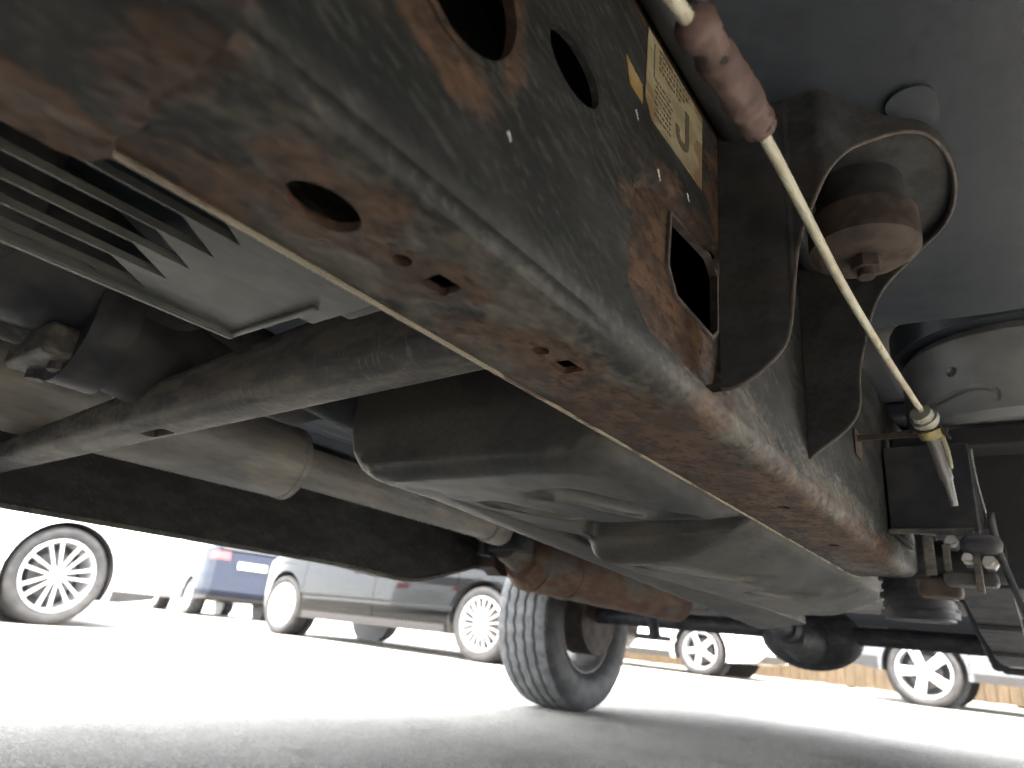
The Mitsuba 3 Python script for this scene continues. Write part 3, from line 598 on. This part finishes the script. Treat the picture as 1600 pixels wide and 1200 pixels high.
bed = box(CX-1.235, CX+1.235, 1.01, 4.08, .60, 1.32) - box(CX-1.165, CX+1.165, 1.015, 4.02, .0, .855) - box(CX-1.15, CX+1.15, 1.08, 4.02, .90, 2) - box(CX-1.165, CX+1.165, .9, 1.06, 0, .845) - arch(2.9, .47)
BD = add(TR, 'cargo_bed', bed, 'paint_truck', 35)
for s_ in (-1, 1):
    wa = (cyl((CX+s_*.86, 2.9, .40), (CX+s_*1.225, 2.9, .40), .485)-cyl((CX+s_*.875, 2.9, .40), (CX+s_*1.3, 2.9, .40), .47)) - box(-5, 5, 0, 5, -1, .60) - box(-5, 5, 0, 5, .852, 2)
    add(BD, 'wheel_housing', wa, 'floor_paint', 35)
xb = np.linspace(CX-1.16, CX+1.16, 160); zb_ = .845+.010*np.clip(np.sin(xb*2*PI/.14)*2, -1, 1)
add(BD, 'bed_floor', prof_y(np.vstack([np.stack([xb, zb_], 1), np.stack([xb, zb_+.005], 1)[::-1]]), 1.03, 4.0), 'floor_paint', 40)
for y in (1.5, 2.2, 3.3, 3.9): add(BD, 'bed_sill', rbox(CX-1.1, CX+1.1, y, y+.08, .80, .835, .008), 'floor_paint')
# front lower panel of the bed, arched at the top, with a pressed stiffening line
cx_, cy_, cr_ = .022, 1.135, .142
can = union([cyl((cx_, cy_, .635), (cx_, cy_, .742), cr_, seg=96), cyl((cx_, cy_, .742), (cx_, cy_, .756), cr_, cr_-.010, seg=96), cyl((cx_, cy_, .625), (cx_, cy_, .635), cr_-.008, cr_, seg=96)])
def on_can(a_, z_, d_=0.0): return (cx_+(cr_+d_)*math.sin(a_), cy_-(cr_+d_)*math.cos(a_), z_)
gr_ = tube(spline([on_can(a_, z_, .001) for a_, z_ in [(-.85, .662), (-.5, .666), (-.28, .667), (-.20, .662), (-.185, .646)]], 30), .0048, 12)
gr_ = MF(m3.Mesh(gr_.vertices.astype('f4'), gr_.faces.astype('u4')))
can = can - gr_ - cyl(on_can(-.52, .698, -.006), on_can(-.52, .698, .02), .007)
FPB = add(TR, 'canister', can, 'bed_paint', 35, 'pale grey rounded canister hung behind the cab')
add(FPB, 'top_ring', cyl((cx_, cy_, .757), (cx_, cy_, .80), cr_+.012, seg=96), 'floor_paint', 35)
add(FPB, 'corner_patch', prof_y([(-.1175, .806), (-.0853, .809), (-.0974, .780), (-.1027, .773)], .975, .982), 'bed_paint')
add(BD, 'splash_shield', rbox(-.045, .26, 1.155, 1.162, .43, .63, .002, 10), 'black_part')
add(BD, 'lower_shelf', rbox(-.132, .24, 1.012, 1.06, .590, .622, .006), 'black_part')
add(TR, 'rear_bumper', union([rbox(CX-1.1, CX+1.1, 4.12, 4.30, .445, .66, .03), rbox(CX-.1, CX+.1, 4.10, 4.34, .455, .52, .01)]), 'black_part', 35)
add(TR, 'spare_wheel', union([place_ for place_ in [cyl((CX+.1, 3.62, .58), (CX+.1, 3.62, .78), .36)]]), 'tyre_rubber', 40)

# ================================================================ parked cars
def spokes_multi(n_, pair=0.0): 
    return [(k_*2*PI/n_+.1, s_*pair) for k_ in range(n_) for s_ in ((-1, 1) if pair else (0,))]
def parked_car(key, label, pos, heading, body, kind='sedan', wb=2.8, fo=.88, ro=.98, W=1.82, R=.34, tw=.22, spokes=None, rimkw={}, clear=.19, group=None, rimR=.68, plate=True, spin=0.0, gap=.055, bl=None):
    K = root(key, label, 'car', group)
    H = W/2; Mw = np.eye(4); c, s = math.cos(heading), math.sin(heading)
    Mw[:3, 0] = [c, s, 0]; Mw[:3, 1] = [-s, c, 0]; Mw[:3, 3] = [pos[0], pos[1], 0]
    def put(name, m, mat, parent=K, smooth=32, label=None): return add(parent, name, place(tm(m), Mw), mat, smooth, label)
    tall = {'sedan': 0.0, 'suv': .22}[kind]
    bl = bl or .92+tall*.6                                  # belt line
    low = [(-ro+.10, clear+.07), (-ro+.02, clear+.16), (-ro, .52), (-ro+.01, .72), (-ro+.06, bl-.02), (-ro+.25, bl+.03), (-.1, bl+.035), (wb*.5, bl), (wb-.25, bl-.03), (wb+.2, bl-.08), (wb+fo-.25, bl-.17), (wb+fo-.06, bl-.30), (wb+fo, .50), (wb+fo-.01, clear+.14), (wb+fo-.12, clear+.04), (wb+fo-.4, clear), (wb-.4, clear-.01), (.4, clear-.01), (-ro+.45, clear+.02)]
    from shapely.geometry import Polygon
    pg = Polygon(low).buffer(-.03, join_style=1).buffer(.03, join_style=1); low_c = csl([np.array(pg.exterior.coords)[:-1]])
    mid, half = (wb+fo-ro)/2, (wb+fo+ro)/2
    def warp(v):
        v = np.array(v); e_ = np.clip((np.abs(v[:, 0]-mid)-(half-.75))/.75, 0, 1); t = np.clip((v[:, 2]-bl)/.55, 0, 1)
        f = (1-.20*e_**2.2)*(1-.035*np.clip((v[:, 2]-.62)/.35, 0, 1)**2-.045*np.clip((.55-v[:, 2])/.35, 0, 1)**2)*(1-.22*t)
        v[:, 1] *= f; return v
    def ext(c_, h): return tfm(c_.extrude(2*h, 8), [[1, 0, 0, 0], [0, 0, -1, h], [0, 1, 0, 0]])
    raw = ext(low_c, H).refine_to_length(.16).warp_batch(warp)
    inner_ = ext(low_c.offset(-.03), H-.03).refine_to_length(.3).warp_batch(warp)
    wells = union([cyl((u, sg*(H+.1), R), (u, sg*(H-.30), R), R+gap, seg=48) for u in (0, wb) for sg in (1, -1)])
    seam = union([box(u-.004, u+.004, -2, 2, clear+.06, bl+.2) for u in (.42, wb*.5+.08, wb-.32)] + [box(.42, wb-.32, -2, 2, clear+.06, clear+.068)]) - inner_.scale((1, .975, 1))
    shell = raw - wells - seam
    put('body', shell, body)
    for u in (0, wb):
        for sg in (1, -1):
            put('wheel_arch', ((cyl((u, sg*(H-.015), R), (u, sg*(H-.30), R), R+gap+.001, seg=48)-cyl((u, sg*(H+.1), R), (u, sg*(H-.4), R), R+gap-.005, seg=48)) ^ raw) + cyl((u, sg*(H-.30), R), (u, sg*(H-.29), R), R+gap-.001, seg=48), 'trim_black')
    big = raw.scale((1.0, 1.006, 1.0))
    gh = [(-.62 if kind == 'sedan' else -ro+.10, bl), (-.15 if kind == 'sedan' else -ro+.38, bl+.50), (wb*.32, bl+.56), (wb*.52, bl+.52), (wb-.18, bl-.02)]
    ghp = ext(cs(gh), H-.07).refine_to_length(.2).warp_batch(warp)
    put('roof', ghp, body)
    def insetc(pts): return cs(pts).offset(-.045, m3.JoinType.Round, 2., 12)
    um = wb*.5+.08-.30
    for (pl_, nm) in [([(gh[0][0]+.15, bl+.01), (gh[1][0]+.12, bl+.47), (um-.02, bl+.53), (um-.02, bl+.01)], 'rear_side_window'), ([(um+.02, bl+.01), (um+.02, bl+.53), (wb*.52-.05, bl+.50), (wb-.40, bl+.01)], 'front_side_window')]:
        w_ = ext(insetc(pl_), H-.066).refine_to_length(.2).warp_batch(warp) - box(-9, 9, -(H-.33), H-.33, 0, 9)
        for sg in (1, -1): put(nm, w_ ^ box(-9, 9, min(0, sg*9), max(0, sg*9), 0, 9), 'glass_dark')
    ws = ext(cs([(wb*.52-.02, bl+.53), (wb-.18, bl+.0), (wb-.165, bl+.0), (wb*.52-.005, bl+.535)]), H-.13).refine_to_length(.2).warp_batch(warp)
    put('windscreen', ws.translate((.004, 0, .004)), 'glass_dark')
    rw = ext(cs([(gh[0][0], bl+.02), (gh[1][0], bl+.49), (gh[1][0]-.012, bl+.49), (gh[0][0]-.012, bl+.02)]), H-.13).refine_to_length(.2).warp_batch(warp)
    put('rear_window', rw.translate((-.003, 0, 0)), 'glass_dark')
    for sg in (1, -1): put('side_moulding', rbox(.46, wb-.36, min(sg*(H*.95), sg*(H+.004)), max(sg*(H*.95), sg*(H+.004)), clear+.20, clear+.25, .008, 12), body)
    put('sill_trim', big ^ box(R+.10, wb-R-.10, -2, 2, clear-.02, clear+.075), 'trim_black')
    fbig = raw.scale((1.004, 1.006, 1.0)); zt_ = bl-.28
    for sg in (1, -1):
        ys = (min(sg*.48, sg*2), max(sg*.48, sg*2))
        put('headlight', raw.translate((.006, 0, 0)).scale((1, 1.006, 1)) ^ box(wb+fo-.40, wb+fo+.2, *ys, zt_, zt_+.13), 'lens_clear')
        put('taillight', raw.translate((-.006, 0, 0)).scale((1, 1.006, 1)) ^ box(-ro-.2, -ro+.22, *ys, zt_+.10, zt_+.25), 'lens_red')
        put('door_handle', cap((um-.10, sg*(H*.99+.004), bl-.13), (um+.06, sg*(H*.99+.004), bl-.125), .012, .012, 12), body)
        put('door_handle', cap((wb*.5-.05+.16, sg*(H*.99+.004), bl-.13), (wb*.5+.27, sg*(H*.99+.004), bl-.125), .012, .012, 12), body)
        put('mirror', rbox(wb-.55, wb-.43, sg*(H+.02)-.09, sg*(H+.02)+.09, bl+.02, bl+.14, .035, 16), body)
    put('rear_lower_trim', raw.scale((1.0, 1.008, 1.0)).translate((-.006, 0, -.004)) ^ box(-ro-.2, -R-gap-.03, -2, 2, clear-.05, clear+(.16 if kind == 'sedan' else .11)), 'trim_black')
    put('grille', raw.translate((.008, 0, 0)) ^ box(wb+fo-.2, wb+fo+.2, -.42, .42, zt_-.16, zt_+.06), 'trim_black')
    put('lower_grille', raw.translate((.008, 0, 0)) ^ box(wb+fo-.3, wb+fo+.2, -.62, .62, clear+.02, clear+.13), 'trim_black')
    put('number_plate', rbox(-ro-.022, -ro-.010, -.30, .30, bl-.22-tall*.55, bl-.09-tall*.55, .004, 10), 'plate_white')
    tyre = revolve([(R*rimR, tw/2-.03), (R*rimR+.012, tw/2-.012), (R*.86, tw/2), (R*.94, tw/2-.006), (R-.006, tw/2-.022), (R, tw/2-.045), (R, .03), (R-.007, .028), (R-.007, .022), (R, .02), (R, -.02), (R-.007, -.022), (R-.007, -.028), (R, -.03), (R, -tw/2+.045), (R-.006, -tw/2+.022), (R*.94, -tw/2+.006), (R*.86, -tw/2), (R*rimR+.012, -tw/2+.012), (R*rimR, -tw/2+.03)], 72)
    rm, nt, cp = wheel_rim(R*rimR, tw-.02, spokes, **rimkw)
    disc = tm(union([cyl((0, 0, -.01), (0, 0, .01), R*.47), cyl((0, 0, -tw/2+.02), (0, 0, .0), R*.22)]))
    for u in (0, wb):
        for sg in (1, -1):
            M = Mw @ axis_frame((u, sg*(H-tw/2-.025), R-.004), (0, sg, 0), spin+(.35 if u else 0))
            wk = key_for(K, 'wheel'); scene[wk] = mikit.ply(place(rm, M), 'rim_silver', smooth=35)
            add(wk, 'tyre', place(tyre, M), 'road_tyre', 40); add(wk, 'hub_cap', place(cp, M), 'rim_silver', 35)
            add(wk, 'wheel_nuts', place(nt, M), 'rim_silver', False); add(wk, 'brake_disc', place(disc, M), 'brake_dark', 40)
    return K
# white SUV: parked beside the truck's far side, its right-hand rear wheel in view; it faces the other way
Hs = .98
parked_car('white_car', 'white car at the left edge with twin-spoke alloy wheels', (-6.25-Hs+.03, 2.22), math.radians(-86), 'paint_white', 'suv', wb=2.9, ro=1.0, W=2*Hs, R=.385, tw=.26,
           spokes=spokes_multi(7, .047), rimkw=dict(hub=.062, wi=.016, wo=.030, dish=.02, lip=.014), clear=.20, rimR=.73, gap=.036)
parked_car('black_car', 'black car with many-spoked wheels parked side-on behind the truck', (-7.72, 5.42+.93), 0.0, 'paint_black', 'sedan', wb=3.29, fo=.9, ro=.62, W=1.88, R=.36, tw=.24,
           spokes=spokes_multi(18), rimkw=dict(hub=.06, wi=.008, wo=.019, dish=.014, lip=.010), clear=.24, rimR=.72)
parked_car('blue_car', 'dark blue car seen from behind between the white and black cars', (-13.95, 7.75+.80), math.radians(166), 'paint_navy', 'suv', wb=2.8, ro=.9, W=1.85, R=.36, tw=.24,
           spokes=spokes_multi(10), rimkw=dict(hub=.06, wi=.014, wo=.024), clear=.30, bl=1.32)
parked_car('white_car', 'white car in the far row with a silver five-spoke wheel', (-3.9-2.75, 9.75+.9), 0.0, 'paint_white', 'sedan', wb=2.75, fo=.86, ro=.95, W=1.82, R=.335, tw=.22,
           spokes=spokes_multi(5), rimkw=dict(hub=.08, wi=.07, wo=.075, dish=.012, lip=.012), clear=.21, rimR=.74, spin=.3)
parked_car('silver_car', 'silver-grey car at the right edge with broad five-spoke wheel', (-1.05, 8.84+.9), 0.0, 'paint_silver', 'sedan', wb=2.7, fo=.9, ro=.86, W=1.82, R=.35, tw=.22,
           spokes=spokes_multi(5), rimkw=dict(hub=.085, wi=.085, wo=.105, dish=.012, lip=.016, slit=.012), clear=.30, rimR=.76, spin=PI/2+.9+PI/5)

parked_car('added_grey_car', 'added unseen dark grey car blocking light from the near side of the truck', (2.45, .7), math.radians(-90), 'paint_grey', 'suv', wb=2.8, W=1.86, R=.36, spokes=spokes_multi(6), rimkw=dict(hub=.07, wi=.05, wo=.06))  # out of view, added to hold back sun and sky light on this side

# ================================================================ wooden fence behind the far row
FN = root('wooden_fence', 'tan wooden board fence behind the far row of cars', 'fence')
x = -7.0
while x < 4.2:
    w = .142
    add(FN, 'board', rbox(x+.004, x+w-.003, 12.6+rng.uniform(-.003, .003), 12.62, .02+rng.uniform(0, .02), 1.45+rng.uniform(-.01, .01), .004, 8), 'fence_wood', False)
    x += w
add(FN, 'backing', box(-7.0, 4.2, 12.6205, 12.6245, .03, 1.42), 'fence_wood', False)
for z in (.3, 1.1): add(FN, 'rail', rbox(-7.0, 4.2, 12.625, 12.665, z, z+.09, .004, 8), 'fence_wood')
for x in np.arange(-7, 4.3, 2.2): add(FN, 'post', rbox(x, x+.1, 12.67, 12.77, -.02, 1.5, .006, 8), 'fence_wood')
